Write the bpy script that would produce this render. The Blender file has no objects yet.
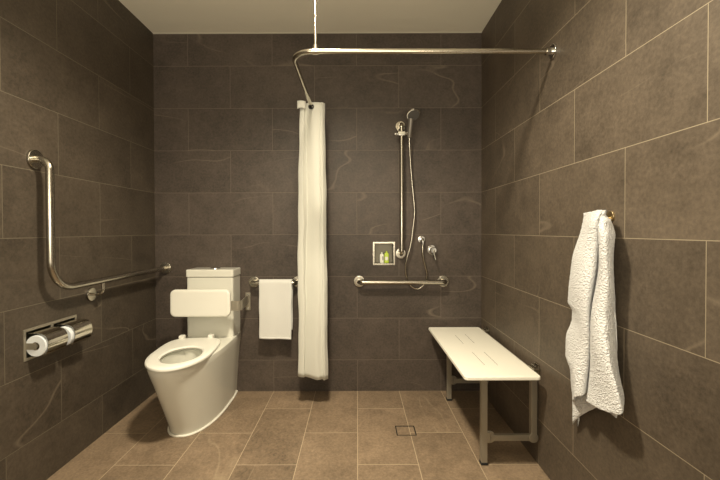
import bpy, bmesh, math, random
from mathutils import Vector, Matrix
random.seed(7)
C = bpy.context.scene.collection
W, H, FRONT = 2.334, 2.557, -3.7
PI = math.pi

# ---------------------------------------------------------------- helpers
def link(name, me, mat=None, parent=None, smooth=True):
    o = bpy.data.objects.new(name, me)
    C.objects.link(o)
    if mat: me.materials.append(mat)
    if smooth:
        for p in me.polygons: p.use_smooth = True
        me.set_sharp_from_angle(angle=math.radians(38))
    if parent:
        o.parent = parent
        o.location = -Vector(parent['_o'])
    return o

def bm_obj(name, bm, mat=None, parent=None, smooth=True):
    bmesh.ops.recalc_face_normals(bm, faces=bm.faces[:])
    me = bpy.data.meshes.new(name)
    bm.to_mesh(me); bm.free()
    return link(name, me, mat, parent, smooth)

def tag(o, label=None, cat=None, group=None, kind=None):
    if label: o['label'] = label
    if cat: o['category'] = cat
    if group: o['group'] = group
    if kind: o['kind'] = kind
    return o

def thing(name, label, cat, loc, group=None):
    o = bpy.data.objects.new(name, None)
    o.empty_display_size = .05
    C.objects.link(o)
    o.location = loc
    o['_o'] = tuple(loc)
    return tag(o, label, cat, group)

def box(bm, a, b, bev=0, seg=2):
    c = [(a[i] + b[i]) / 2 for i in range(3)]; s = [abs(b[i] - a[i]) for i in range(3)]
    r = bmesh.ops.create_cube(bm, size=1, matrix=Matrix.Translation(c) @ Matrix.Diagonal((*s, 1)))
    if bev:
        es = list({e for v in r['verts'] for e in v.link_edges})
        bmesh.ops.bevel(bm, geom=es, offset=bev, segments=seg, affect='EDGES', profile=.5)

def frame_of(d):
    d = Vector(d).normalized()
    up = Vector((0, 0, 1)) if abs(d.z) < .9 else Vector((1, 0, 0))
    a = d.cross(up).normalized()
    return a, d.cross(a).normalized()

def tube(bm, pts, r, seg=16, caps=True):
    pts = [Vector(p) for p in pts]
    n = len(pts); rings = []
    a = None
    for i, p in enumerate(pts):
        d = (pts[min(i + 1, n - 1)] - pts[max(i - 1, 0)]).normalized()
        if a is None: a, b = frame_of(d)
        else:
            a = (a - d * a.dot(d)).normalized(); b = d.cross(a).normalized()
        rr = r[i] if isinstance(r, (list, tuple)) else r
        rings.append([bm.verts.new(p + (a * math.cos(t) + b * math.sin(t)) * rr)
                      for t in [2 * PI * k / seg for k in range(seg)]])
    for i in range(n - 1):
        for k in range(seg):
            bm.faces.new((rings[i][k], rings[i][(k + 1) % seg], rings[i + 1][(k + 1) % seg], rings[i + 1][k]))
    if caps:
        bm.faces.new(rings[0][::-1]); bm.faces.new(rings[-1])

def rounded(pts, rad, seg=8):
    """polyline with its inner corners rounded"""
    pts = [Vector(p) for p in pts]
    if not isinstance(rad, (list, tuple)): rad = [rad] * len(pts)
    out = [pts[0]]
    for i in range(1, len(pts) - 1):
        p, a, b = pts[i], pts[i - 1], pts[i + 1]
        u = (a - p); v = (b - p); r = min(rad[i], u.length * .99, v.length * .99)
        u.normalize(); v.normalize()
        ang = u.angle(v)
        tl = r
        R = tl * math.tan(ang / 2)
        cen = p + (u + v).normalized() * (R / math.sin(ang / 2))
        s, e = p + u * tl - cen, p + v * tl - cen
        tot = s.angle(e); ax = s.cross(e).normalized()
        for k in range(seg + 1):
            out.append(cen + Matrix.Rotation(tot * k / seg, 3, ax) @ s)
    out.append(pts[-1])
    return out

def lathe(bm, prof, origin, axis, seg=32):
    """prof: (distance along axis, radius)"""
    o = Vector(origin); d = Vector(axis).normalized(); a, b = frame_of(d)
    rings = []
    for t, r in prof:
        if r < 1e-6: rings.append([bm.verts.new(o + d * t)])
        else: rings.append([bm.verts.new(o + d * t + (a * math.cos(q) + b * math.sin(q)) * r)
                            for q in [2 * PI * k / seg for k in range(seg)]])
    for A, B in zip(rings, rings[1:]):
        for k in range(seg):
            k2 = (k + 1) % seg
            if len(A) == 1 and len(B) == 1: continue
            if len(A) == 1: bm.faces.new((A[0], B[k], B[k2]))
            elif len(B) == 1: bm.faces.new((A[k], A[k2], B[0]))
            else: bm.faces.new((A[k], A[k2], B[k2], B[k]))
    if len(rings[0]) > 1: bm.faces.new(rings[0][::-1])
    if len(rings[-1]) > 1: bm.faces.new(rings[-1])

def catmull(pts, n):
    pts = [Vector(p) for p in pts]
    P = [pts[0] * 2 - pts[1]] + pts + [pts[-1] * 2 - pts[-2]]
    out = []; m = len(pts) - 1
    for i in range(n + 1):
        t = i / n * m; k = min(int(t), m - 1); f = t - k
        a, b, c, d = P[k:k + 4]
        out.append(.5 * ((2 * b) + (c - a) * f + (2 * a - 5 * b + 4 * c - d) * f * f + (3 * b - a - 3 * c + d) * f ** 3))
    return out

def grid_mesh(bm, rows):
    V = [[bm.verts.new(p) for p in r] for r in rows]
    for i in range(len(V) - 1):
        for j in range(len(V[0]) - 1):
            bm.faces.new((V[i][j], V[i][j + 1], V[i + 1][j + 1], V[i + 1][j]))

def rrect(w, h, r, seg=6):
    out = []
    for cx, cy, a0 in ((w / 2 - r, h / 2 - r, 0), (-w / 2 + r, h / 2 - r, 90), (-w / 2 + r, -h / 2 + r, 180), (w / 2 - r, -h / 2 + r, 270)):
        for k in range(seg + 1):
            a = math.radians(a0 + 90 * k / seg)
            out.append((cx + r * math.cos(a), cy + r * math.sin(a)))
    return out

def slab(bm, outline, f0, levels):
    """loft copies of a 2D outline: levels = (height, inset); f0(x, y, h) -> 3D"""
    rings = []
    cx = sum(p[0] for p in outline) / len(outline); cy = sum(p[1] for p in outline) / len(outline)
    n = len(outline)
    for h, ins in levels:
        ring = []
        for i, (x, y) in enumerate(outline):
            px, py = outline[i - 1]; qx, qy = outline[(i + 1) % n]
            tx, ty = qx - px, qy - py; L = math.hypot(tx, ty) or 1
            nx, ny = ty / L, -tx / L
            if (x - cx) * nx + (y - cy) * ny < 0: nx, ny = -nx, -ny
            ring.append(bm.verts.new(f0(x - nx * ins, y - ny * ins, h)))
        rings.append(ring)
    for A, B in zip(rings, rings[1:]):
        for k in range(n):
            bm.faces.new((A[k], A[(k + 1) % n], B[(k + 1) % n], B[k]))
    bm.faces.new(rings[0][::-1]); bm.faces.new(rings[-1])

# ---------------------------------------------------------------- materials
def new_mat(name):
    m = bpy.data.materials.new(name); m.use_nodes = True
    return m, m.node_tree.nodes, m.node_tree.links, m.node_tree.nodes['Principled BSDF']

def plain(name, col, rough=.5, metal=0, spec=.5, sss=0, coat=0, noise=None, trans=0, ior=1.45):
    m, N, L, P = new_mat(name)
    P.inputs['Base Color'].default_value = (*col, 1)
    P.inputs['Roughness'].default_value = rough
    P.inputs['Metallic'].default_value = metal
    P.inputs['Specular IOR Level'].default_value = spec
    P.inputs['Coat Weight'].default_value = coat
    P.inputs['Transmission Weight'].default_value = trans
    P.inputs['IOR'].default_value = ior
    if noise:
        sc, dist, st = noise
        tc = N.new('ShaderNodeTexCoord'); n = N.new('ShaderNodeTexNoise'); b = N.new('ShaderNodeBump')
        n.inputs['Scale'].default_value = sc; n.inputs['Detail'].default_value = 5
        b.inputs['Distance'].default_value = dist; b.inputs['Strength'].default_value = st
        L.new(tc.outputs['Object'], n.inputs['Vector']); L.new(n.outputs['Fac'], b.inputs['Height'])
        L.new(b.outputs['Normal'], P.inputs['Normal'])
    return m

def brushed(name, col, rough, stretch=(40, 40, 40)):
    m, N, L, P = new_mat(name)
    P.inputs['Metallic'].default_value = 1
    tc = N.new('ShaderNodeTexCoord'); mp = N.new('ShaderNodeMapping'); n = N.new('ShaderNodeTexNoise')
    mp.inputs['Scale'].default_value = stretch; n.inputs['Scale'].default_value = 6; n.inputs['Detail'].default_value = 4
    L.new(tc.outputs['Object'], mp.inputs['Vector']); L.new(mp.outputs['Vector'], n.inputs['Vector'])
    r = N.new('ShaderNodeMapRange'); r.inputs['To Min'].default_value = rough - .002; r.inputs['To Max'].default_value = rough + .002
    L.new(n.outputs['Fac'], r.inputs['Value']); L.new(r.outputs['Result'], P.inputs['Roughness'])
    P.inputs['Base Color'].default_value = (*col, 1)
    return m

def tile_mat(name, su, sv, base, vein, grout, mortar=.0013, seed=0., rough=.5):
    """large format stone tile, 600 x 300, half bond. su / sv = (axis index, sign, offset) of the brick u and v"""
    m, N, L, P = new_mat(name)
    tc = N.new('ShaderNodeTexCoord'); sep = N.new('ShaderNodeSeparateXYZ')
    L.new(tc.outputs['Object'], sep.inputs[0])
    comb = N.new('ShaderNodeCombineXYZ')
    for k, (ax, sg, off) in enumerate((su, sv)):
        mm = N.new('ShaderNodeMath'); mm.operation = 'MULTIPLY_ADD'
        L.new(sep.outputs[ax], mm.inputs[0]); mm.inputs[1].default_value = sg; mm.inputs[2].default_value = off
        L.new(mm.outputs[0], comb.inputs[k])
    def brick(c1, c2, cm, msize):
        b = N.new('ShaderNodeTexBrick')
        b.offset = .5; b.offset_frequency = 2; b.squash = 1
        b.inputs['Scale'].default_value = 1
        b.inputs['Brick Width'].default_value = .6; b.inputs['Row Height'].default_value = .3
        b.inputs['Mortar Size'].default_value = msize; b.inputs['Mortar Smooth'].default_value = .1
        b.inputs['Color1'].default_value = c1; b.inputs['Color2'].default_value = c2; b.inputs['Mortar'].default_value = cm
        L.new(comb.outputs[0], b.inputs['Vector'])
        return b
    bk = brick((0, 0, 0, 1), (1, 1, 1, 1), (.5, .5, .5, 1), mortar)
    # shift the stone pattern on every tile by its own random value
    off = N.new('ShaderNodeVectorMath'); off.operation = 'MULTIPLY_ADD'
    L.new(bk.outputs['Color'], off.inputs[0]); off.inputs[1].default_value = (31, 17, 23); off.inputs[2].default_value = (seed, seed * .7, 0)
    add = N.new('ShaderNodeVectorMath'); add.operation = 'ADD'
    L.new(comb.outputs[0], add.inputs[0]); L.new(off.outputs[0], add.inputs[1])
    def noise(scale, detail, rgh=.55, dist=0, src=add):
        n = N.new('ShaderNodeTexNoise'); n.inputs['Scale'].default_value = scale
        n.inputs['Detail'].default_value = detail; n.inputs['Roughness'].default_value = rgh
        n.inputs['Distortion'].default_value = dist
        L.new(src.outputs[0], n.inputs['Vector']); return n
    def ramp(src, stops):
        r = N.new('ShaderNodeValToRGB'); r.color_ramp.interpolation = 'LINEAR'
        e = r.color_ramp.elements
        while len(e) < len(stops): e.new(.5)
        for q, (p, v) in zip(e, stops): q.position = p; q.color = (v, v, v, 1)
        L.new(src, r.inputs[0]); return r
    def math_(op, a, b):
        q = N.new('ShaderNodeMath'); q.operation = op
        for k, x in enumerate((a, b)):
            if hasattr(x, 'default_value') or hasattr(x, 'links'): L.new(x, q.inputs[k])
            else: q.inputs[k].default_value = x
        return q.outputs[0]
    big = noise(2.6, 4, .6); mid = noise(11, 6, .65); fine = noise(75, 5, .7)
    # tone = 1 + mottling
    t = math_('ADD', math_('MULTIPLY', big.outputs['Fac'], 1.0), math_('MULTIPLY', mid.outputs['Fac'], .8))
    t = math_('ADD', t, math_('MULTIPLY', fine.outputs['Fac'], 1.35))
    t = math_('ADD', t, math_('MULTIPLY', bk.outputs['Color'], .14))
    t = math_('ADD', t, -.645)
    # veins: thin crooked lines where a stretched noise crosses its middle, kept only in patches
    mp = N.new('ShaderNodeMapping'); mp.inputs['Rotation'].default_value = (0, 0, .55); mp.inputs['Scale'].default_value = (.55, 1.9, 1)
    L.new(add.outputs[0], mp.inputs['Vector'])
    vn = noise(1.0, 2.5, .42, .1, mp)
    v = ramp(vn.outputs['Fac'], ((.4925, 0), (.4955, 1), (.497, 1), (.500, 0)))
    msk = noise(2.3, 2, .5); mk = ramp(msk.outputs['Fac'], ((.47, 0), (.60, 1)))
    vv = math_('MULTIPLY', math_('MULTIPLY', v.outputs[0], mk.outputs[0]), .4)
    c = N.new('ShaderNodeVectorMath'); c.operation = 'SCALE'; c.inputs[0].default_value = base
    L.new(t, c.inputs['Scale'])
    mx = N.new('ShaderNodeMix'); mx.data_type = 'RGBA'
    L.new(vv, mx.inputs[0]); L.new(c.outputs[0], mx.inputs[6]); mx.inputs[7].default_value = (*vein, 1)
    mg = N.new('ShaderNodeMix'); mg.data_type = 'RGBA'
    L.new(bk.outputs['Fac'], mg.inputs[0]); L.new(mx.outputs[2], mg.inputs[6]); mg.inputs[7].default_value = (*grout, 1)
    L.new(mg.outputs[2], P.inputs['Base Color'])
    rr = N.new('ShaderNodeMapRange'); rr.inputs['To Min'].default_value = rough - .08; rr.inputs['To Max'].default_value = rough + .12
    L.new(mid.outputs['Fac'], rr.inputs['Value']); L.new(rr.outputs[0], P.inputs['Roughness'])
    P.inputs['Specular IOR Level'].default_value = .35
    hgt = math_('SUBTRACT', math_('ADD', math_('MULTIPLY', mid.outputs['Fac'], .5), math_('MULTIPLY', fine.outputs['Fac'], .35)), math_('MULTIPLY', bk.outputs['Fac'], .8))
    bp = N.new('ShaderNodeBump'); bp.inputs['Distance'].default_value = .0012; bp.inputs['Strength'].default_value = .6
    L.new(hgt, bp.inputs['Height']); L.new(bp.outputs[0], P.inputs['Normal'])
    return m

TB = (.077, .061, .045)
VE = (.26, .21, .155)
M = {}
M['back'] = tile_mat('stone_tile_back', (0, 1, 6 - .245), (2, 1, .375), (.076, .060, .049), VE, (.170, .138, .108), seed=3.1)
M['left'] = tile_mat('stone_tile_left', (1, -1, 6 - .588), (2, 1, .375), TB, VE, (.17, .145, .105), seed=9.4)
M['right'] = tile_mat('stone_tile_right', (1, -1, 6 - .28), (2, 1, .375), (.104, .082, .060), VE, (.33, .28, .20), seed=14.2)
M['floor'] = tile_mat('stone_tile_floor', (1, -1, 6 + .025), (0, 1, .355), (.215, .157, .104), (.38, .30, .20), (.44, .35, .24), mortar=.0018, seed=21.7, rough=.45)
M['ceiling'] = plain('ceiling_paint', (.82, .78, .66), .9, spec=.2, noise=(60, .0006, .3))
M['steel'] = brushed('satin_stainless_steel', (.46, .43, .37), .24)
M['steel_rail'] = brushed('satin_rail_steel', (.55, .51, .43), .22)
M['dull'] = plain('brushed_steel', (.34, .31, .25), .4, .55)
M['hood'] = brushed('polished_hood_steel', (.60, .57, .50), .14)
M['chrome'] = plain('chrome', (.66, .66, .65), .08, 1)
M['ceramic'] = plain('white_ceramic', (.74, .735, .66), .12, spec=.5, coat=.3)
M['plastic'] = plain('white_plastic', (.82, .81, .74), .28, spec=.45)
M['bench'] = plain('bench_white', (.82, .80, .71), .42, spec=.3)
M['dark'] = plain('dark_gap', (.012, .011, .01), .7)
M['slot'] = plain('slot_grey', (.16, .15, .12), .7)
M['rubber'] = plain('black_rubber', (.02, .02, .02), .6)
M['paper'] = plain('toilet_paper', (.78, .82, .86), .95, spec=.1, noise=(300, .0008, .5))
M['card'] = plain('cardboard', (.22, .17, .12), .9)
M['sealant'] = plain('white_sealant', (.8, .78, .7), .5)
M['silver_grey'] = plain('satin_grey_handset', (.30, .28, .25), .35, .6)
M['bottle_white'] = plain('white_bottle', (.8, .8, .72), .35)
M['bottle_green'] = plain('lime_bottle', (.50, .66, .06), .3)
M['label_dark'] = plain('dark_print', (.02, .02, .02), .5)
M['niche'] = brushed('niche_steel', (.20, .185, .15), .45)

def cloth_mat(name, col, scale, dist, st, weave=False):
    m, N, L, P = new_mat(name)
    P.inputs['Base Color'].default_value = (*col, 1); P.inputs['Roughness'].default_value = .95
    P.inputs['Specular IOR Level'].default_value = .1
    P.inputs['Sheen Weight'].default_value = .25
    tc = N.new('ShaderNodeTexCoord'); b = N.new('ShaderNodeBump')
    if weave:
        mp = N.new('ShaderNodeMapping'); mp.inputs['Scale'].default_value = (1, 1, .35)
        L.new(tc.outputs['Object'], mp.inputs['Vector']); src = mp.outputs[0]
    else: src = tc.outputs['Object']
    n = N.new('ShaderNodeTexNoise'); n.inputs['Scale'].default_value = scale; n.inputs['Detail'].default_value = 4
    v = N.new('ShaderNodeTexVoronoi'); v.inputs['Scale'].default_value = scale * 1.2
    L.new(src, n.inputs['Vector']); L.new(src, v.inputs['Vector'])
    a = N.new('ShaderNodeMath'); L.new(n.outputs['Fac'], a.inputs[0]); L.new(v.outputs['Distance'], a.inputs[1])
    L.new(a.outputs[0], b.inputs['Height'])
    b.inputs['Distance'].default_value = dist; b.inputs['Strength'].default_value = st
    L.new(b.outputs[0], P.inputs['Normal'])
    return m
M['terry'] = cloth_mat('white_terry', (.82, .83, .84), 140, .005, 1.0)
M['terry_small'] = cloth_mat('white_terry_small', (.70, .70, .67), 260, .002, .5)
M['curtain'] = cloth_mat('curtain_cloth', (.62, .62, .56), 120, .0008, .4, True)

# ---------------------------------------------------------------- the room
def quad_wall(name, corners, mat, holes=()):
    """flat wall; corners = 3D function of (u, v) rect; holes = (u0, u1, v0, v1)"""
    f, u0, u1, v0, v1 = corners
    us = sorted({u0, u1, *[h[0] for h in holes], *[h[1] for h in holes]})
    vs = sorted({v0, v1, *[h[2] for h in holes], *[h[3] for h in holes]})
    bm = bmesh.new(); V = {}
    for u in us:
        for v in vs: V[u, v] = bm.verts.new(f(u, v))
    for i in range(len(us) - 1):
        for j in range(len(vs) - 1):
            a, b, c, d = us[i], us[i + 1], vs[j], vs[j + 1]
            if any(h[0] <= a and b <= h[1] and h[2] <= c and d <= h[3] for h in holes): continue
            bm.faces.new((V[a, c], V[b, c], V[b, d], V[a, d]))
    me = bpy.data.meshes.new(name); bm.normal_update(); bm.to_mesh(me); bm.free()
    o = link(name, me, mat, smooth=False)
    o['kind'] = 'structure'
    return o

NICHE = (1.571, 1.705, .917, 1.058)          # x0 x1 z0 z1
TPH = (-1.088, -.796, .600, .714)            # y0 y1 z0 z1
quad_wall('floor', (lambda u, v: (u, v, 0), 0, W, FRONT, 0), M['floor'])
quad_wall('ceiling', (lambda u, v: (u, -v, H), 0, W, 0, -FRONT), M['ceiling'])
quad_wall('wall_back', (lambda u, v: (u, 0, v), 0, W, 0, H), M['back'], [NICHE])
quad_wall('wall_left', (lambda u, v: (0, u, v), FRONT, 0, 0, H), M['left'], [TPH])
quad_wall('wall_right', (lambda u, v: (W, -u, v), 0, -FRONT, 0, H), M['right'])
quad_wall('wall_front', (lambda u, v: (W - u, FRONT, v), 0, W, 0, H), M['ceiling'])
bm = bmesh.new(); box(bm, (0, -.004, H - .0045), (W, 0, H))
tag(bm_obj('trim_1', bm, plain('ceiling_edge_trim', (.5, .47, .40), .7), smooth=False), kind='structure')

# ---------------------------------------------------------------- common hardware
def flange(parent, pos, axis, r=.038, t=.012, mat=None, name='wall_flange'):
    bm = bmesh.new()
    lathe(bm, [(0, r), (t * .80, r), (t * .93, r * .975), (t, r * .93), (t * 1.001, r * .5), (t, 0)], pos, axis)
    return bm_obj(name, bm, mat or M['steel'], parent)

def bar(parent, pts, r, rad=.03, mat=None, name='bar', seg=18):
    bm = bmesh.new(); tube(bm, rounded(pts, rad, 10), r, seg)
    return bm_obj(name, bm, mat or M['steel'], parent)

# angled grab bar on the left wall
g = thing('grab_bar', 'L-shaped satin steel grab bar on the left wall above the toilet roll holder', 'grab bar', (0, -1.0, .888))
bar(g, [(.004, -1.03, 1.476), (.07, -1.03, 1.476), (.07, -1.03, .888), (.072, -.5, .888), (.077, -.006, .888)],
    .0165, [0, .05, .13, .01, 0])
flange(g, (0, -1.03, 1.476), (1, 0, 0), .043)
flange(g, (.077, 0, .888), (0, -1, 0), .041)
flange(g, (0, -.675, .812), (1, 0, 0), .036, name='bracket_flange')
bar(g, [(.004, -.675, .812), (.07, -.675, .812), (.07, -.675, .888)], .0075, .03, name='support_bracket')

# horizontal grab bar in the shower
g = thing('grab_bar', 'straight horizontal satin steel grab bar on the shower wall below the hose', 'grab bar', (1.76, 0, .79))
bar(g, [(1.461, -.004, .79), (1.461, -.07, .79), (2.062, -.07, .79), (2.062, -.004, .79)], .0165, .028)
flange(g, (1.461, 0, .79), (0, -1, 0), .041); flange(g, (2.062, 0, .79), (0, -1, 0), .041)

# short rail carrying the hand towel
g = thing('towel_rail', 'short steel rail on the back wall carrying the hand towel beside the toilet', 'towel rail', (.86, 0, .79))
bar(g, [(.711, -.004, .788), (.711, -.07, .788), (1.018, -.07, .788), (1.018, -.004, .788)], .015, .028)
flange(g, (.711, 0, .788), (0, -1, 0), .039); flange(g, (1.018, 0, .788), (0, -1, 0), .039)

# ---------------------------------------------------------------- toilet
CX = .447
def pan_ring(z, cx, hw, y0, yf, n=44, p=2.25, straight=.40):
    """D-shaped plan section: flat at the wall (y0), straight sides, rounded front (yf)"""
    ys = y0 + (yf - y0) * straight
    out = []
    for k in range(7):                                   # right side, from wall forward
        out.append(Vector((cx + hw * (.93 + .07 * min(1, k / 3)), y0 + (ys - y0) * k / 7, z)))
    for k in range(n + 1):
        a = PI * k / n
        c, s = math.cos(a), math.sin(a)
        out.append(Vector((cx + hw * math.copysign(abs(c) ** (2 / p), c), ys + (yf - ys) * abs(s) ** (2 / p), z)))
    for k in range(6, -1, -1):
        out.append(Vector((cx - hw * (.93 + .07 * min(1, k / 3)), y0 + (ys - y0) * k / 7, z)))
    return out

t = thing('toilet', 'white back-to-wall toilet with open seat and square cistern', 'toilet', (CX, -.3, 0))
bm = bmesh.new()
lv = [(0.004, .141, -.612, .447), (.02, .142, -.616, .447), (.06, .144, -.632, .447), (.15, .152, -.675, .445), (.25, .162, -.722, .443),
      (.34, .172, -.768, .443), (.395, .180, -.795, .441), (.425, .183, -.806, .441), (.436, .181, -.803, .441), (.4385, .175, -.797, .441)]
rings = [[bm.verts.new(p) for p in pan_ring(z, cx, hw, -.002, yf)] for z, hw, yf, cx in lv]
for A, B in zip(rings, rings[1:]):
    n = len(A)
    for k in range(n): bm.faces.new((A[k], A[(k + 1) % n], B[(k + 1) % n], B[k]))
bm.faces.new(rings[0][::-1])
# top deck with the bowl opening and the inside of the bowl
outer = rings[-1]; n = len(outer)
def bowl_ring(z, a, b, cy, cx=.452):
    r = []
    for k in range(n):
        v = outer[k].co
        ang = math.atan2((v.y - cy) / .30, (v.x - cx) / .174)
        r.append(bm.verts.new((cx + a * math.cos(ang), cy + b * math.sin(ang), z)))
    return r
bl = [(.4385, .115, .165, -.575), (.43, .108, .158, -.575), (.40, .113, .164, -.575), (.33, .105, .15, -.565),
      (.26, .085, .12, -.54), (.21, .06, .085, -.52), (.19, .03, .04, -.52)]
prev = outer
for z, a, b, cy in bl:
    cur = bowl_ring(z, a, b, cy)
    for k in range(n): bm.faces.new((prev[k], prev[(k + 1) % n], cur[(k + 1) % n], cur[k]))
    prev = cur
bm.faces.new(prev)
bm_obj('pan', bm, M['ceramic'], t)
bm = bmesh.new(); lathe(bm, [(0, .075), (.001, .075), (.001, 0)], (.452, -.53, .232), (0, 0, 1), 32)
wm = plain('toilet_water', (.9, .93, .9), .02, trans=.9, ior=1.33)
bm_obj('water', bm, wm, t)
# sealant bead round the foot
bm = bmesh.new()
tube(bm, [p for p in pan_ring(.004, .447, .144, -.005, -.616)], .0065, 8)
bm_obj('sealant_bead', bm, M['sealant'], t)
# seat (turned a few degrees on its hinges)
SR = Matrix.Rotation(math.radians(5.5), 4, 'Z')
def seat_pt(x, y, z):
    v = SR @ Vector((x, y + .555, 0)); return Vector((v.x + .439, v.y - .555, z))
def seat_ring(scale_in, z, no=72, hole=False):
    out = []
    for k in range(no):
        a = 2 * PI * k / no; c, s = math.cos(a), math.sin(a)
        if hole:
            x = .014 + (.106 - scale_in) * c; y = -.60 + (.152 - scale_in) * s
        else:
            hw = .171 - scale_in
            p = 2.0 if s < 0 else 4.6
            yy = (-.285 if s < 0 else .290) + (scale_in if s < 0 else -scale_in)
            x = hw * math.copysign(abs(c) ** (2 / p), c); y = -.545 + abs(yy) * math.copysign(abs(s) ** (2 / p), s)
            x *= 1 - .06 * max(0, s) ** 2
        out.append(seat_pt(x, y, z))
    return out
bm = bmesh.new()
R = [seat_ring(.006, .443), seat_ring(.001, .444), seat_ring(0, .448), seat_ring(.002, .455), seat_ring(.009, .460), seat_ring(.022, .462),
     seat_ring(-.010, .4615, hole=True), seat_ring(-.003, .459, hole=True), seat_ring(.002, .453, hole=True), seat_ring(0, .446, hole=True), seat_ring(-.004, .443, hole=True)]
R = [[bm.verts.new(p) for p in r] for r in R]
for A, B in zip(R, R[1:] + R[:1]):
    for k in range(72): bm.faces.new((A[k], A[(k + 1) % 72], B[(k + 1) % 72], B[k]))
seat = bm_obj('seat', bm, M['plastic'], t)
seat['label'] = 'white open ring toilet seat'
for k in range(4):
    a = (.6, 2.5, 3.9, 5.4)[k]
    bm = bmesh.new(); p = seat_pt(.13 * math.cos(a), -.575 + .2 * math.sin(a), .437)
    box(bm, p - Vector((.012, .012, 0)), p + Vector((.012, .012, .0065)), .002)
    bm_obj('seat_buffer', bm, M['rubber'], t)
for sx in (-.101, .080):
    bm = bmesh.new(); p = seat_pt(sx, -.262, .438)
    box(bm, p + Vector((-.016, -.016, 0)), p + Vector((.016, .024, .040)), .006, 3)
    bm_obj('seat_hinge', bm, M['plastic'], t)
# cistern
bm = bmesh.new()
slab(bm, [(x, y) for x, y in rrect(.312, .168, .012)], lambda x, y, h: (.454 + x, -.087 + y, h),
     [(.434, .004), (.438, 0), (.838, 0), (.841, .003)])
cis = bm_obj('cistern', bm, M['ceramic'], t)
bm = bmesh.new()
slab(bm, rrect(.320, .174, .012), lambda x, y, h: (.454 + x, -.090 + y, h), [(.8435, .003), (.846, 0), (.888, 0), (.893, .004), (.894, .012)])
lid = bm_obj('cistern_lid', bm, M['ceramic'], t)
bm = bmesh.new()
lathe(bm, [(0, .034), (.005, .034), (.007, .031), (.007, 0)], (.462, -.085, .893), (0, 0, 1), 28)
bt = bm_obj('flush_button', bm, M['chrome'], t); bt['label'] = 'round chrome flush button'
bm = bmesh.new(); box(bm, (.4615, -.117, .8995), (.4625, -.053, .9008)); d = bm_obj('button_split', bm, M['dark'], t, smooth=False)
d.parent = bt; d.location = (0, 0, 0)

# back rest
b = thing('backrest', 'white padded toilet backrest on a steel arm in front of the cistern', 'backrest', (.45, -.28, .69))
bm = bmesh.new()
slab(bm, rrect(.384, .174, .034, 8), lambda x, y, h: (.441 + x, -.29 - h, .690 + y),
     [(-.014, .008), (-.012, .002), (-.008, 0), (.008, 0), (.012, .002), (.0145, .007), (.0155, .016)])
bm_obj('pad', bm, M['plastic'], b)
bm = bmesh.new()
path = rounded([(.30, -.268, .668), (.694, -.268, .668), (.664, -.008, .664)], .03, 6)
prevv = None; th = .003
for i, p in enumerate(path):
    d = (path[min(i + 1, len(path) - 1)] - path[max(i - 1, 0)]).normalized(); nn = Vector((d.y, -d.x, 0)).normalized() * th
    ring = [bm.verts.new(p + nn + Vector((0, 0, .031))), bm.verts.new(p - nn + Vector((0, 0, .031))),
            bm.verts.new(p - nn - Vector((0, 0, .031))), bm.verts.new(p + nn - Vector((0, 0, .031)))]
    if prevv:
        for k in range(4): bm.faces.new((prevv[k], prevv[(k + 1) % 4], ring[(k + 1) % 4], ring[k]))
    else: bm.faces.new(ring)
    prevv = ring
bm.faces.new(prevv)
bm_obj('support_arm', bm, M['dull'], b)
bm = bmesh.new(); box(bm, (.646, -.008, .585), (.682, 0, .712), .003); bm_obj('wall_plate', bm, M['dull'], b)
for z in (.60, .697):
    bm = bmesh.new(); lathe(bm, [(0, .007), (.003, .006), (.004, 0)], (.664, -.008, z), (0, -1, 0), 16); bm_obj('screw', bm, M['chrome'], b)

# ---------------------------------------------------------------- toilet roll holder
y0, y1, z0, z1 = TPH
h = thing('toilet_roll_holder', 'recessed double toilet roll holder with steel hoods on the left wall', 'roll holder', (0, -.94, .60))
bm = bmesh.new()
f = .012
box(bm, (-.002, y0 - f, z0 - f), (.004, y0, z1 + f), .001); box(bm, (-.002, y1, z0 - f), (.004, y1 + f, z1 + f), .001)
box(bm, (-.002, y0, z1), (.004, y1, z1 + f), .001); box(bm, (-.002, -.950, z0), (.004, -.936, z1), .001); box(bm, (-.002, y0, z0 - f), (.004, y1, z0), .001)
bm_obj('frame', bm, M['dull'], h)
bm = bmesh.new()
for a, c in (((-.075, y0, z0), (-.073, y1, z1)), ((-.075, y0 - .001, z0), (0, y0, z1)), ((-.075, y1, z0), (0, y1 + .001, z1)),
             ((-.075, y0, z1), (0, y1, z1 + .001)), ((-.075, y0, z0 - .001), (0, y1, z0)), ((-.075, -.944, z0), (-.002, -.942, z1))):
    box(bm, a, c)
bm_obj('recess', bm, M['niche'], h, smooth=False)
RX, RZ, RR = .042, .652, .046
def hood(ya, yb):
    bm = bmesh.new(); rows = []
    prof = [(.002, .708), (.052, .707)] + [tuple(p)[0:3:2] for p in catmull([(.070, 0, .703), (.084, 0, .692), (.093, 0, .672), (.094, 0, .648), (.087, 0, .622), (.070, 0, .603)], 16)]
    rows = []
    for x, z in prof: rows.append([Vector((x, y, z)) for y in (ya, yb)])
    grid_mesh(bm, rows)
    bmesh.ops.recalc_face_normals(bm, faces=bm.faces[:])
    o = bm_obj('hood', bm, M['hood'], h)
    s = o.modifiers.new('s', 'SOLIDIFY'); s.thickness = .0018
for ya, yb in ((-1.080, -.966), (-.920, -.80)): hood(ya, yb)
for yy in (-1.088, -.941):
    bm = bmesh.new(); tube(bm, [(-.04, yy + .006, RZ), (RX, yy + .006, RZ), (RX, yy + .143, RZ)] if False else [(RX, yy + .004, RZ), (RX, yy + .142, RZ)], .0085, 12)
    bm_obj('spindle', bm, M['dull'], h)
for yy in (-1.090,):
    bm = bmesh.new(); box(bm, (-.002, yy, RZ - .014), (RX + .006, yy + .003, RZ + .014), .001); bm_obj('spindle_arm', bm, M['dull'], h)
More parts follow.
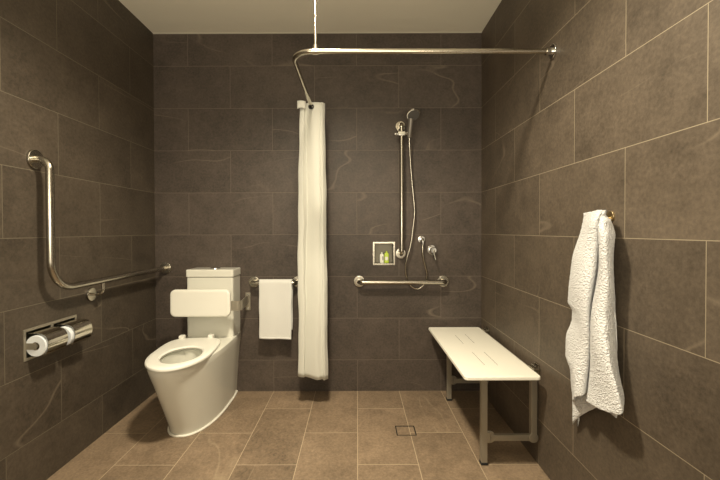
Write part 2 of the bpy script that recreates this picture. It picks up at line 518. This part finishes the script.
def roll(ya, yb, lab):
    r = thing('toilet_roll', lab, 'toilet roll', (RX, (ya + yb) / 2, RZ - RR), 'toilet rolls in the wall holder')
    bm = bmesh.new(); seg = 40; rr = []
    for rad, yy in ((.018, ya), (.044, ya), (.046, ya + .002), (.046, yb - .002), (.044, yb), (.018, yb)):
        rr.append([bm.verts.new((RX + rad * math.cos(2 * PI * k / seg), yy, RZ + rad * math.sin(2 * PI * k / seg))) for k in range(seg)])
    for A, B in zip(rr, rr[1:]):
        for k in range(seg): bm.faces.new((A[k], A[(k + 1) % seg], B[(k + 1) % seg], B[k]))
    bm_obj('paper', bm, M['paper'], r)
    bm = bmesh.new()
    rr = [[bm.verts.new((RX + rad * math.cos(2 * PI * k / seg), yy, RZ + rad * math.sin(2 * PI * k / seg))) for k in range(seg)]
          for rad, yy in ((.018, ya), (.0165, ya), (.0165, yb), (.018, yb))]
    for A, B in zip(rr, rr[1:] + rr[:1]):
        for k in range(seg): bm.faces.new((A[k], A[(k + 1) % seg], B[(k + 1) % seg], B[k]))
    bm_obj('cardboard_core', bm, M['card'], r)
roll(-1.086, -.962, 'white toilet roll in the nearer half of the steel holder')
roll(-.936, -.812, 'white toilet roll in the farther half of the steel holder')

# ---------------------------------------------------------------- curtain rail and curtain
RZc = 1.957
c = thing('curtain_rail', 'bent steel shower curtain rail hung from the ceiling by a rod', 'curtain rail', (1.26, -1.02, RZc))
bar(c, [(W - .004, -1.012, RZc), (1.153, -1.022, RZc), (1.153, -.004, RZc)], .0115, [0, .10, 0], mat=M['steel_rail'], name='rail')
flange(c, (W, -1.012, RZc), (-1, 0, 0), .032, .010, M['chrome'])
flange(c, (1.153, 0, RZc), (0, -1, 0), .032, .010, M['chrome'])
bm = bmesh.new(); tube(bm, [(W - .035, -1.0123, RZc), (W - .008, -1.012, RZc)], .016, 16); bm_obj('end_socket', bm, M['chrome'], c)
bm = bmesh.new(); tube(bm, [(1.262, -1.021, RZc + .01), (1.262, -1.021, H - .004)], .0068, 14); bm_obj('hanger_rod', bm, M['steel_rail'], c)
bm = bmesh.new(); tube(bm, [(1.250, -1.021, RZc), (1.274, -1.021, RZc)], .0150, 16); tube(bm, [(1.262, -1.021, RZc + .008), (1.262, -1.021, RZc + .026)], .0125, 16)
bm_obj('hanger_collar', bm, M['steel_rail'], c)
flange(c, (1.262, -1.021, H), (0, 0, -1), .03, .008, M['steel_rail'], name='ceiling_flange')

# curtain gathered against the back wall
cu = thing('shower_curtain', 'off-white shower curtain bunched at the wall end of the rail', 'shower curtain', (1.153, -.15, .18))
bm = bmesh.new()
# plan path: back and forth across the rail, front panel first
def plan(f):
    """f = 0 top .. 1 bottom : left / right x limits of the pleats"""
    L = 1.078 - .017 * min(1, f * 2.2); Rr = 1.232 + .012 * f
    w = .006 * math.sin(f * 5.0)
    y = -.262
    pts = [(L + .012, y + .045), (L + .001, y + .020), (L + .004, y + .004), (L + .030, y - .008), (1.10 + .004 * f, y - .004), (1.116 - .010 * f + w, y + .016), (1.130 + w, y + .008),
           (1.165 + w, y - .006), (1.195 + w, y - .008 - .006 * f), (1.215, y - .002), (Rr - .012, y - .007), (Rr, y + .008),
           (Rr - .006, y + .03)]
    for k in range(4):
        ya = y + .055 + k * .043
        pts += [(L + .020, ya - .006), (L + .012, ya + .006), (L + .03, ya + .016)]
        pts += [(Rr - .02, ya + .020), (Rr - .013, ya + .03), (Rr - .03, ya + .038)]
    return pts
rows = []
for i in range(61):
    f = i / 60
    pl = [Vector((x, y, 0)) for x, y in plan(f)]
    cr = catmull(pl, 160)
    zt = 1.978; row = []
    for j, p in enumerate(cr):
        u = j / 160
        zb = .183 - .0 * u
        zb = .214 - .11 * min(u, .33) if u < .34 else .21
        z = zt + (zb - zt) * f
        z += -.010 * f * math.sin(p.x * 60) * .25
        dx = .0025 * math.sin(f * 17 + u * 9) * min(1, f * 3) + .0015 * math.sin(f * 41 + u * 23)
        row.append(Vector((p.x + dx, min(-.02, p.y + .004 * math.sin(f * 9 + u * 14) * min(1, 3 * f)), z)))
    rows.append(row)
grid_mesh(bm, rows)
o = bm_obj('cloth', bm, M['curtain'], cu)
s = o.modifiers.new('s', 'SOLIDIFY'); s.thickness = .0022; s.offset = 0
# leading hem turned over the top corner
bm = bmesh.new()
rows = []
for i in range(9):
    f = i / 8; z = 1.984 - f * .050
    rows.append([Vector((1.066 + .052 * g_ , -.276 - .010 * math.sin(PI * g_) - .004 * math.sin(PI * f), z + .006 * math.sin(3 * g_) * f - .003 * g_)) for g_ in [k / 10 for k in range(11)]])
grid_mesh(bm, rows)
o = bm_obj('hem_flap', bm, M['curtain'], cu); s = o.modifiers.new('s', 'SOLIDIFY'); s.thickness = .005; s.offset = 0
# vertical side hem
bm = bmesh.new()
rows = []
for i in range(41):
    f = i / 40; z = 1.965 - f * (1.965 - .186)
    x = 1.213 + .012 * f; rows.append([Vector((x + .012 * k, -.2725 - .007 * f + .002 * math.sin(f * 20), z)) for k in (0, .5, 1)])
grid_mesh(bm, rows)
o = bm_obj('side_hem', bm, M['curtain'], cu); s = o.modifiers.new('s', 'SOLIDIFY'); s.thickness = .002; s.offset = 0
bm = bmesh.new(); lathe(bm, [(-.010, .008), (-.008, .016), (0, .0185), (.006, .016), (.006, .0118), (-.010, .0118)], (1.153, -.277, 1.949), (0, -1, 0), 24)
o = bm_obj('eyelet', bm, M['rubber'], cu); o['label'] = 'dark eyelet ring'

# ---------------------------------------------------------------- hand towel
ht = thing('hand_towel', 'small white hand towel folded over the short rail beside the toilet', 'hand towel', (.88, -.1, .41))
def towel_sheet(bm, x0, x1, zt, zb, yr, off, n=26, m=40, tilt=0):
    rows = []
    R0 = .0205 + off
    arc = PI * R0; prof = []
    front = zt - zb[0]; back = zt - zb[1]
    for k in range(m): prof.append((-R0, -front * (1 - k / m), 0))
    for k in range(13): a = PI - PI * k / 12; prof.append((R0 * math.cos(a), R0 * math.sin(a), 1))
    for k in range(1, m + 1): prof.append((R0, -back * k / m, 2))
    for dy, dz, s in prof:
        row = []
        for j in range(n + 1):
            u = j / n; x = x0 + (x1 - x0) * u
            drop = max(0, -dz)
            w = .0035 * math.sin(u * 9 + 1.3 + drop * 2) * min(1, drop * 6) * (1 if s == 0 else .2)
            xx = x + .010 * drop * (u - .3) * (-1) + .0012 * math.sin(drop * 30)
            zz = zt + dz - (.006 * u * (1 if s == 0 else 0) * min(1, drop * 4) * (-1 if tilt else 1)) 
            row.append(Vector((xx, yr + dy + (w - .004 * min(1, drop * 5) if s == 0 else min(w, .0)), zz)))
        rows.append(row)
    grid_mesh(bm, rows)
bm = bmesh.new(); towel_sheet(bm, .765, .992, .790, (.408, .455), -.070, .001)
o = bm_obj('outer_layer', bm, M['terry_small'], ht); s = o.modifiers.new('s', 'SOLIDIFY'); s.thickness = .006; s.offset = 0
bm = bmesh.new()
rows = []
for i in range(3):
    rows.append([Vector((.767 + .222 * u / 12, -.1005 + .0035 * math.sin(u / 12 * 9 + 2.1), .418 - i * .006 - .005 * u / 12)) for u in range(13)])
grid_mesh(bm, rows)
o = bm_obj('hem', bm, M['terry_small'], ht); s = o.modifiers.new('s', 'SOLIDIFY'); s.thickness = .003; s.offset = 0

# ---------------------------------------------------------------- shower fittings
s_ = thing('shower_rail', 'vertical satin steel slide rail in the shower with a handset slider', 'shower rail', (1.757, 0, 1.0))
bar(s_, [(1.757, -.004, 1.892), (1.757, -.07, 1.892), (1.757, -.07, .988), (1.757, -.004, .988)], .0145, .022)
flange(s_, (1.757, 0, 1.892), (0, -1, 0), .037); flange(s_, (1.757, 0, .988), (0, -1, 0), .037)
bm = bmesh.new(); box(bm, (1.728, -.095, 1.806), (1.782, -.045, 1.838), .006, 3)
sl = bm_obj('slider', bm, M['chrome'], s_)
bm = bmesh.new(); tube(bm, [(1.782, -.075, 1.822), (1.812, -.09, 1.822)], .014, 16); bm_obj('handset_holder', bm, M['chrome'], s_)
bm = bmesh.new(); lathe(bm, [(0, .010), (.016, .012), (.02, .010), (.02, 0)], (1.728, -.07, 1.822), (-1, 0, 0), 20); bm_obj('lock_knob', bm, M['chrome'], s_)

hs = thing('hand_shower', 'hand shower handset clipped high on the slide rail with a hanging metal hose', 'hand shower', (1.81, -.09, 1.82))
ax = Vector((.05, -.33, .94)).normalized()
p0 = Vector((1.808, -.09, 1.795))
bm = bmesh.new()
pts = [p0, p0 + ax * .03, p0 + ax * .08, p0 + ax * .125]
tube(bm, catmull(pts, 14), [.014 + .004 * (k / 14) for k in range(15)], 18)
bm_obj('handle', bm, M['silver_grey'], hs)
hd = p0 + ax * .15 + Vector((.012, -.002, 0))
dn = Vector((.10, -.62, -.78)).normalized()
bm = bmesh.new()
lathe(bm, [(-.020, 0), (-.019, .018), (-.012, .036), (-.002, .046), (.008, .047), (.010, .044), (.010, 0)], hd, dn, 36)
hh = bm_obj('shower_head', bm, M['chrome'], hs)
bm = bmesh.new(); lathe(bm, [(.0102, .040), (.012, .039), (.012, 0)], hd, dn, 36)
o = bm_obj('spray_face', bm, plain('spray_face', (.10, .095, .09), .5), hs); o.parent = hh; o.location = (0, 0, 0)
bm = bmesh.new()
hp = [(1.808, -.088, 1.79), (1.812, -.075, 1.72), (1.826, -.06, 1.54), (1.846, -.05, 1.34), (1.849, -.045, 1.26), (1.838, -.045, 1.16), (1.822, -.045, 1.05),
      (1.795, -.045, .95), (1.786, -.04, .885), (1.795, -.035, .825), (1.822, -.03, .765), (1.868, -.03, .738), (1.908, -.03, .760), (1.931, -.035, .80),
      (1.937, -.04, .85), (1.925, -.045, .90), (1.911, -.05, .955), (1.905, -.052, 1.01), (1.908, -.050, 1.06)]
hp = catmull(hp, 420)
tube(bm, hp, .0062, 10)
bm_obj('hose', bm, M['steel'], hs)

e = thing('hose_outlet', 'small round chrome wall outlet feeding the shower hose', 'outlet', (1.906, 0, 1.084))
flange(e, (1.906, 0, 1.088), (0, -1, 0), .026, .012, M['chrome'], 'cover_plate')
bm = bmesh.new(); tube(bm, rounded([(1.906, -.01, 1.088), (1.908, -.052, 1.088), (1.909, -.051, 1.055)], .016, 6), .0105, 16)
bm_obj('elbow', bm, M['chrome'], e)
mxr = thing('shower_mixer', 'round chrome shower mixer with lever right of the hose outlet', 'shower mixer', (1.983, 0, 1.01))
flange(mxr, (1.983, 0, 1.012), (0, -1, 0), .035, .010, M['chrome'], 'cover_plate')
bm = bmesh.new(); lathe(bm, [(0, .024), (.036, .023), (.042, .019), (.042, 0)], (1.983, -.010, 1.012), (0, -1, 0), 28); bm_obj('body', bm, M['chrome'], mxr)
bm = bmesh.new(); tube(bm, [(1.984, -.045, 1.012), (1.987, -.056, .985), (1.992, -.075, .945)], [.009, .008, .006], 14); bm_obj('lever', bm, M['chrome'], mxr)

# soap niche
x0, x1, z0, z1 = NICHE
nn = thing('soap_niche', 'small square steel soap niche recessed in the shower wall', 'soap niche', (1.638, 0, .905))
bm = bmesh.new(); f = .013
for a, c in (((x0 - f, z0 - f), (x0, z1 + f)), ((x1, z0 - f), (x1 + f, z1 + f)), ((x0, z1), (x1, z1 + f)), ((x0, z0 - f), (x1, z0))):
    box(bm, (a[0], -.004, a[1]), (c[0], .002, c[1]), .0012)
bm_obj('frame', bm, M['steel'], nn)
bm = bmesh.new(); D = .085
for a, c in (((x0, D, z0), (x1, D + .002, z1)), ((x0 - .001, 0, z0), (x0, D, z1)), ((x1, 0, z0), (x1 + .001, D, z1)), ((x0, 0, z1), (x1, D, z1 + .001)), ((x0, 0, z0 - .001), (x1, D, z0))):
    box(bm, a, c)
bm_obj('liner', bm, M['niche'], nn, smooth=False)
def bottle(name, lab, x, y, w, d, hgt, mat, capm, grp):
    b = thing(name, lab, 'bottle', (x, y, z0), None)
    bm = bmesh.new()
    slab(bm, rrect(w, d, min(w, d) * .3, 4), lambda a, c_, h: (x + a, y + c_, z0 + h), [(0.0005, .002), (.003, 0), (hgt * .86, 0), (hgt * .95, .003), (hgt, .007)])
    bm_obj('body', bm, mat, b)
    bm = bmesh.new(); lathe(bm, [(0, .0065), (.012, .006), (.013, 0)], (x, y, z0 + hgt), (0, 0, 1), 16); bm_obj('cap', bm, capm, b)
    return b
b1 = bottle('toiletry_bottle', 'little white bottle with a dark printed mark in the soap niche', 1.624, .028, .030, .020, .066, M['bottle_white'], M['bottle_white'], None)
bm = bmesh.new(); box(bm, (1.628, .0172, z0 + .022), (1.634, .0178, z0 + .050)); bm_obj('printed_mark', bm, M['label_dark'], b1, smooth=False)
b2 = bottle('toiletry_bottle', 'little lime green bottle with a pale label in the soap niche', 1.658, .026, .032, .022, .074, M['bottle_green'], M['bottle_green'], None)
bm = bmesh.new(); box(bm, (1.646, .0142, z0 + .022), (1.668, .0148, z0 + .046)); bm_obj('paper_label', bm, M['bottle_white'], b2, smooth=False)

# ---------------------------------------------------------------- folding bench
bn = thing('shower_bench', 'white folding shower bench on steel legs fixed to the right wall', 'bench', (2.12, -.52, 0))
bm = bmesh.new()
slab(bm, rrect(.356, .925, .018, 6), lambda x, y, h: (2.120 + x, -.524 + y, h), [(.458, .002), (.460, 0), (.471, 0), (.4735, .0015), (.4745, .004)])
bm_obj('seat', bm, M['bench'], bn)
for x, ya, yb in ((2.079, -.46, -.27), (2.148, -.45, -.25), (2.085, -.83, -.62), (2.151, -.83, -.62)):
    bm = bmesh.new(); box(bm, (x - .0011, ya, .4735), (x + .0011, yb, .4747)); bm_obj('drain_slot', bm, M['slot'], bn, smooth=False)
for yy in (-.868, -.150):
    bm = bmesh.new(); box(bm, (2.052, yy - .016, .012), (2.082, yy + .014, .458), .0025); bm_obj('leg', bm, M['dull'], bn)
    bm = bmesh.new(); box(bm, (2.050, yy - .018, 0), (2.084, yy + .016, .014), .003); bm_obj('foot', bm, M['rubber'], bn)
    bm = bmesh.new(); box(bm, (2.297, yy - .014, .112), (2.327, yy + .014, .458), .0025); bm_obj('wall_post', bm, M['dull'], bn)
    bm = bmesh.new(); box(bm, (2.10, yy - .010, .116), (2.302, yy + .012, .146), .003); bm_obj('crossbar', bm, M['dull'], bn)
    bm = bmesh.new(); lathe(bm, [(0, .030), (.008, .030), (.010, .026), (.010, 0)], (2.095, yy + .004, .134), (0, -1, 0), 24)
    box(bm, (2.080, yy - .012, .108), (2.100, yy + .012, .160), .004); bm_obj('joint', bm, M['dull'], bn)
    bm = bmesh.new(); lathe(bm, [(0, .024), (.008, .024), (.010, .02), (.010, 0)], (2.308, yy - .006, .134), (0, -1, 0), 24); bm_obj('joint', bm, M['dull'], bn)
    bm = bmesh.new(); box(bm, (2.300, yy - .03, .466), (W - .001, yy + .03, .480), .003); box(bm, (W - .008, yy - .02, .44), (W - .001, yy + .02, .498), .002)
    tube(bm, [(2.318, yy - .024, .486), (2.318, yy + .024, .486)], .006, 12)
    bm_obj('wall_hinge', bm, M['steel'], bn)
bm = bmesh.new(); box(bm, (2.055, -.86, .440), (2.078, -.15, .458), .002); bm_obj('seat_bearer', bm, M['dull'], bn)
bm = bmesh.new(); box(bm, (2.30, -.86, .440), (2.323, -.15, .458), .002); bm_obj('seat_bearer', bm, M['dull'], bn)

# floor drain
dr = thing('floor_drain', 'square tile-insert floor drain in front of the bench', 'floor drain', (1.722, -.55, 0))
bm = bmesh.new(); a0, a1, c0, c1 = 1.668, 1.776, -.605, -.502
for a, c in (((a0, c0), (a0 + .004, c1)), ((a1 - .004, c0), (a1, c1)), ((a0, c0), (a1, c0 + .004)), ((a0, c1 - .004), (a1, c1))):
    box(bm, (a[0], a[1], 0), (c[0], c[1], .0012))
bm_obj('frame', bm, M['dark'], dr, smooth=False)
bm = bmesh.new(); box(bm, (a0 + .006, c0 + .006, 0), (a1 - .006, c1 - .006, .0012))
bm_obj('tile_insert', bm, M['floor'], dr, smooth=False)
bm = bmesh.new(); f = .0025
for a, c in (((a0 - f, c0 - f), (a0, c1 + f)), ((a1, c0 - f), (a1 + f, c1 + f)), ((a0, c0 - f), (a1, c0)), ((a0, c1), (a1, c1 + f))):
    box(bm, (a[0], a[1], 0), (c[0], c[1], .0016))
bm_obj('rim', bm, M['steel'], dr, smooth=False)

# ---------------------------------------------------------------- bath towel on the right wall
hk = thing('towel_hook', 'small brass-coloured wall hook holding the bath towel', 'hook', (W, -1.40, 1.205))
brass = plain('satin_brass', (.62, .50, .30), .3, 1)
flange(hk, (W, -1.412, 1.200), (-1, 0, 0), .019, .006, brass, 'base')
bm = bmesh.new(); tube(bm, rounded([(W - .004, -1.405, 1.192), (W - .028, -1.400, 1.192), (W - .032, -1.395, 1.202)], .004, 5), .0055, 12)
bm_obj('peg', bm, brass, hk)
def interp(tab, z):
    if z >= tab[0][0]: return tab[0][1]
    for (za, ya), (zb, yb) in zip(tab, tab[1:]):
        if z >= zb:
            f = (za - z) / (za - zb); f = f * f * (3 - 2 * f) * .4 + f * .6
            return ya + (yb - ya) * f
    return tab[-1][1]
TL = [(1.222, -1.322), (1.164, -1.292), (1.026, -1.238), (.889, -1.196), (.863, -1.190), (.834, -1.222), (.793, -1.224), (.725, -1.193), (.644, -1.197), (.601, -1.228), (.533, -1.226), (.376, -1.233)]
TR = [(1.205, -1.430), (1.180, -1.462), (1.133, -1.481), (1.03, -1.476), (.87, -1.466), (.81, -1.476), (.75, -1.491), (.59, -1.536)]
TC = [(1.213, -1.439), (1.051, -1.422), (.841, -1.396), (.58, -1.369), (.517, -1.364)]
def section(z):
    yl, yc, yr = interp(TL, z), interp(TC, z), interp(TR, z)
    return [Vector(p + (z,)) for p in ((2.320, yl - .010), (2.302, yl), (2.278, yl - .06), (2.262, (yl + yc) / 2 - .03), (2.258, yc + .022), (2.268, yc + .002),
            (2.304, yc + .036), (2.276, yc - .012), (2.254, (yc + yr) / 2 - .028), (2.258, yr - .026), (2.280, yr - .018), (2.305, yr + .005), (2.318, yr + .03))]
def jit(p, a=.0008):
    return p + Vector((random.uniform(-a, a), random.uniform(-a, a), random.uniform(-a, a)))
NC = 110; NR = 150
bt_ = thing('bath_towel', 'large white terry bath towel hanging from the hook on the right wall', 'towel', (2.28, -1.40, .38))
bm = bmesh.new()
rows = []
split = .5
for i in range(NR + 1):
    f = i / NR; row = []
    for j in range(NC + 1):
        u = j / NC
        # hem line: the left layer stops on a slanted edge, the front layer on a level one
        if u > split: zb = .508 + .135 * (u - split) / (1 - split)
        else:
            q = u / split; zb = .376 + .19 * q ** .42
        zt = 1.214 + .012 * math.sin(PI * u) - .012 * u
        z = zt + (zb - zt) * f
        sec = section(z); m = len(sec) - 1; t_ = u * m; k = min(int(t_), m - 1); g_ = t_ - k
        a_, b_ = sec[max(k - 1, 0)], sec[k]; c_, d_ = sec[k + 1], sec[min(k + 2, m)]
        p = .5 * ((2 * b_) + (c_ - a_) * g_ + (2 * a_ - 5 * b_ + 4 * c_ - d_) * g_ * g_ + (3 * b_ - a_ - 3 * c_ + d_) * g_ ** 3)
        # near the top all folds close up over the hook
        kk = max(0, 1 - (zt - z) / .06)
        p.x = p.x + (2.292 - p.x) * (kk ** 2) * .75
        p.x += .006 * math.sin(z * 16 + u * 7) * (1 - kk)
        p.x = min(p.x, W - .012)
        row.append(jit(p))
    rows.append(row)
grid_mesh(bm, rows)
o = bm_obj('front_folds', bm, M['terry'], bt_); s = o.modifiers.new('s', 'SOLIDIFY'); s.thickness = .006; s.offset = 0
# back layer seen under the front folds
bm = bmesh.new(); rows = []
for i in range(41):
    f = i / 40; row = []
    for j in range(31):
        u = j / 30; yb = -1.216 - .26 * u; zb = .368 + .155 * min(1, u * 1.5) ** .8
        zt = 1.19; z = zt + (zb - zt) * f
        yy = -1.34 - .10 * u + (yb - (-1.34 - .10 * u)) * min(1, f * 1.6)
        if f < .75: yy = min(yy, interp(TL, z) - .014)
        row.append(jit(Vector((2.312 - .003 * math.sin(u * 6), yy, z))))
    rows.append(row)
grid_mesh(bm, rows)
o = bm_obj('back_layer', bm, M['terry'], bt_); s = o.modifiers.new('s', 'SOLIDIFY'); s.thickness = .004; s.offset = 0

# ---------------------------------------------------------------- light
def spot(name, loc, energy, ang, blend, rad, col, rot=(0, 0, 0)):
    l = bpy.data.lights.new(name, 'SPOT'); l.energy = energy; l.spot_size = math.radians(ang); l.spot_blend = blend
    l.shadow_soft_size = rad; l.color = col
    o = bpy.data.objects.new(name, l); o.location = loc; o.rotation_euler = rot; C.objects.link(o); return o
WARM = (1, .875, .66)
spot('ceiling_spot', (1.24, -1.52, 2.53), 220, 150, .6, .10, WARM)
spot('downlight_beam', (1.24, -1.52, 2.52), 130, 78, 1, .10, WARM, (math.radians(11), 0, 0))
spot('ceiling_spot', (1.30, -2.95, 2.53), 30, 160, .6, .10, WARM)  # added fill spot in the unseen rear of the room
def area(name, loc, rot, size, energy, col):
    l = bpy.data.lights.new(name, 'AREA'); l.shape = 'RECTANGLE'; l.size, l.size_y = size; l.energy = energy; l.color = col
    o = bpy.data.objects.new(name, l); o.location = loc; o.rotation_euler = rot; C.objects.link(o); return o
area('rear_fill', (1.35, -3.5, 1.4), (math.radians(90), 0, 0), (1.6, 1.8), 9, (1, .92, .78))  # weak fill added behind the camera, no opening is modelled there
area('ceiling_fill', (1.17, -3.1, 1.3), (math.radians(148), 0, 0), (2.0, .8), 40, (1, .90, .70))  # unseen upward panel added to brighten the ceiling
w = bpy.data.worlds.new('World'); bpy.context.scene.world = w; w.use_nodes = True
w.node_tree.nodes['Background'].inputs[0].default_value = (1, .9, .7, 1)
w.node_tree.nodes['Background'].inputs[1].default_value = .2

# ---------------------------------------------------------------- camera
cam = bpy.data.cameras.new('camera'); co = bpy.data.objects.new('camera', cam); C.objects.link(co)
cam.sensor_width = 36; cam.lens = 386.53 * 36 / 720
cam.shift_x = (360 - 356.72) / 720; cam.shift_y = (235.475 - 240) / 720
cam.clip_start = .02
r_ = Vector((0.9999954, 0.00095673, -0.00286518)); u_ = Vector((0.00285259, 0.01291332, 0.99991255)); f_ = Vector((-0.00099365, 0.99991616, -0.01291054))
mat = Matrix((( r_.x, u_.x, -f_.x), (r_.y, u_.y, -f_.y), (r_.z, u_.z, -f_.z))).to_4x4()
co.matrix_world = Matrix.Translation((1.445863, -2.763794, 1.153216)) @ mat
bpy.context.scene.camera = co

vs = bpy.context.scene.view_settings
vs.view_transform = 'Standard'; vs.look = 'None'; vs.exposure = 0; vs.gamma = 1
for o in C.objects:
    if o.type == 'MESH' and 'kind' not in o and not any(k in o.name for k in ('cloth', 'layer', 'fold', 'hem', 'hose', 'pan', 'liner', 'recess')):
        wn = o.modifiers.new('wn', 'WEIGHTED_NORMAL'); wn.keep_sharp = True; wn.weight = 80
for o in C.objects:
    if '_o' in o: del o['_o']
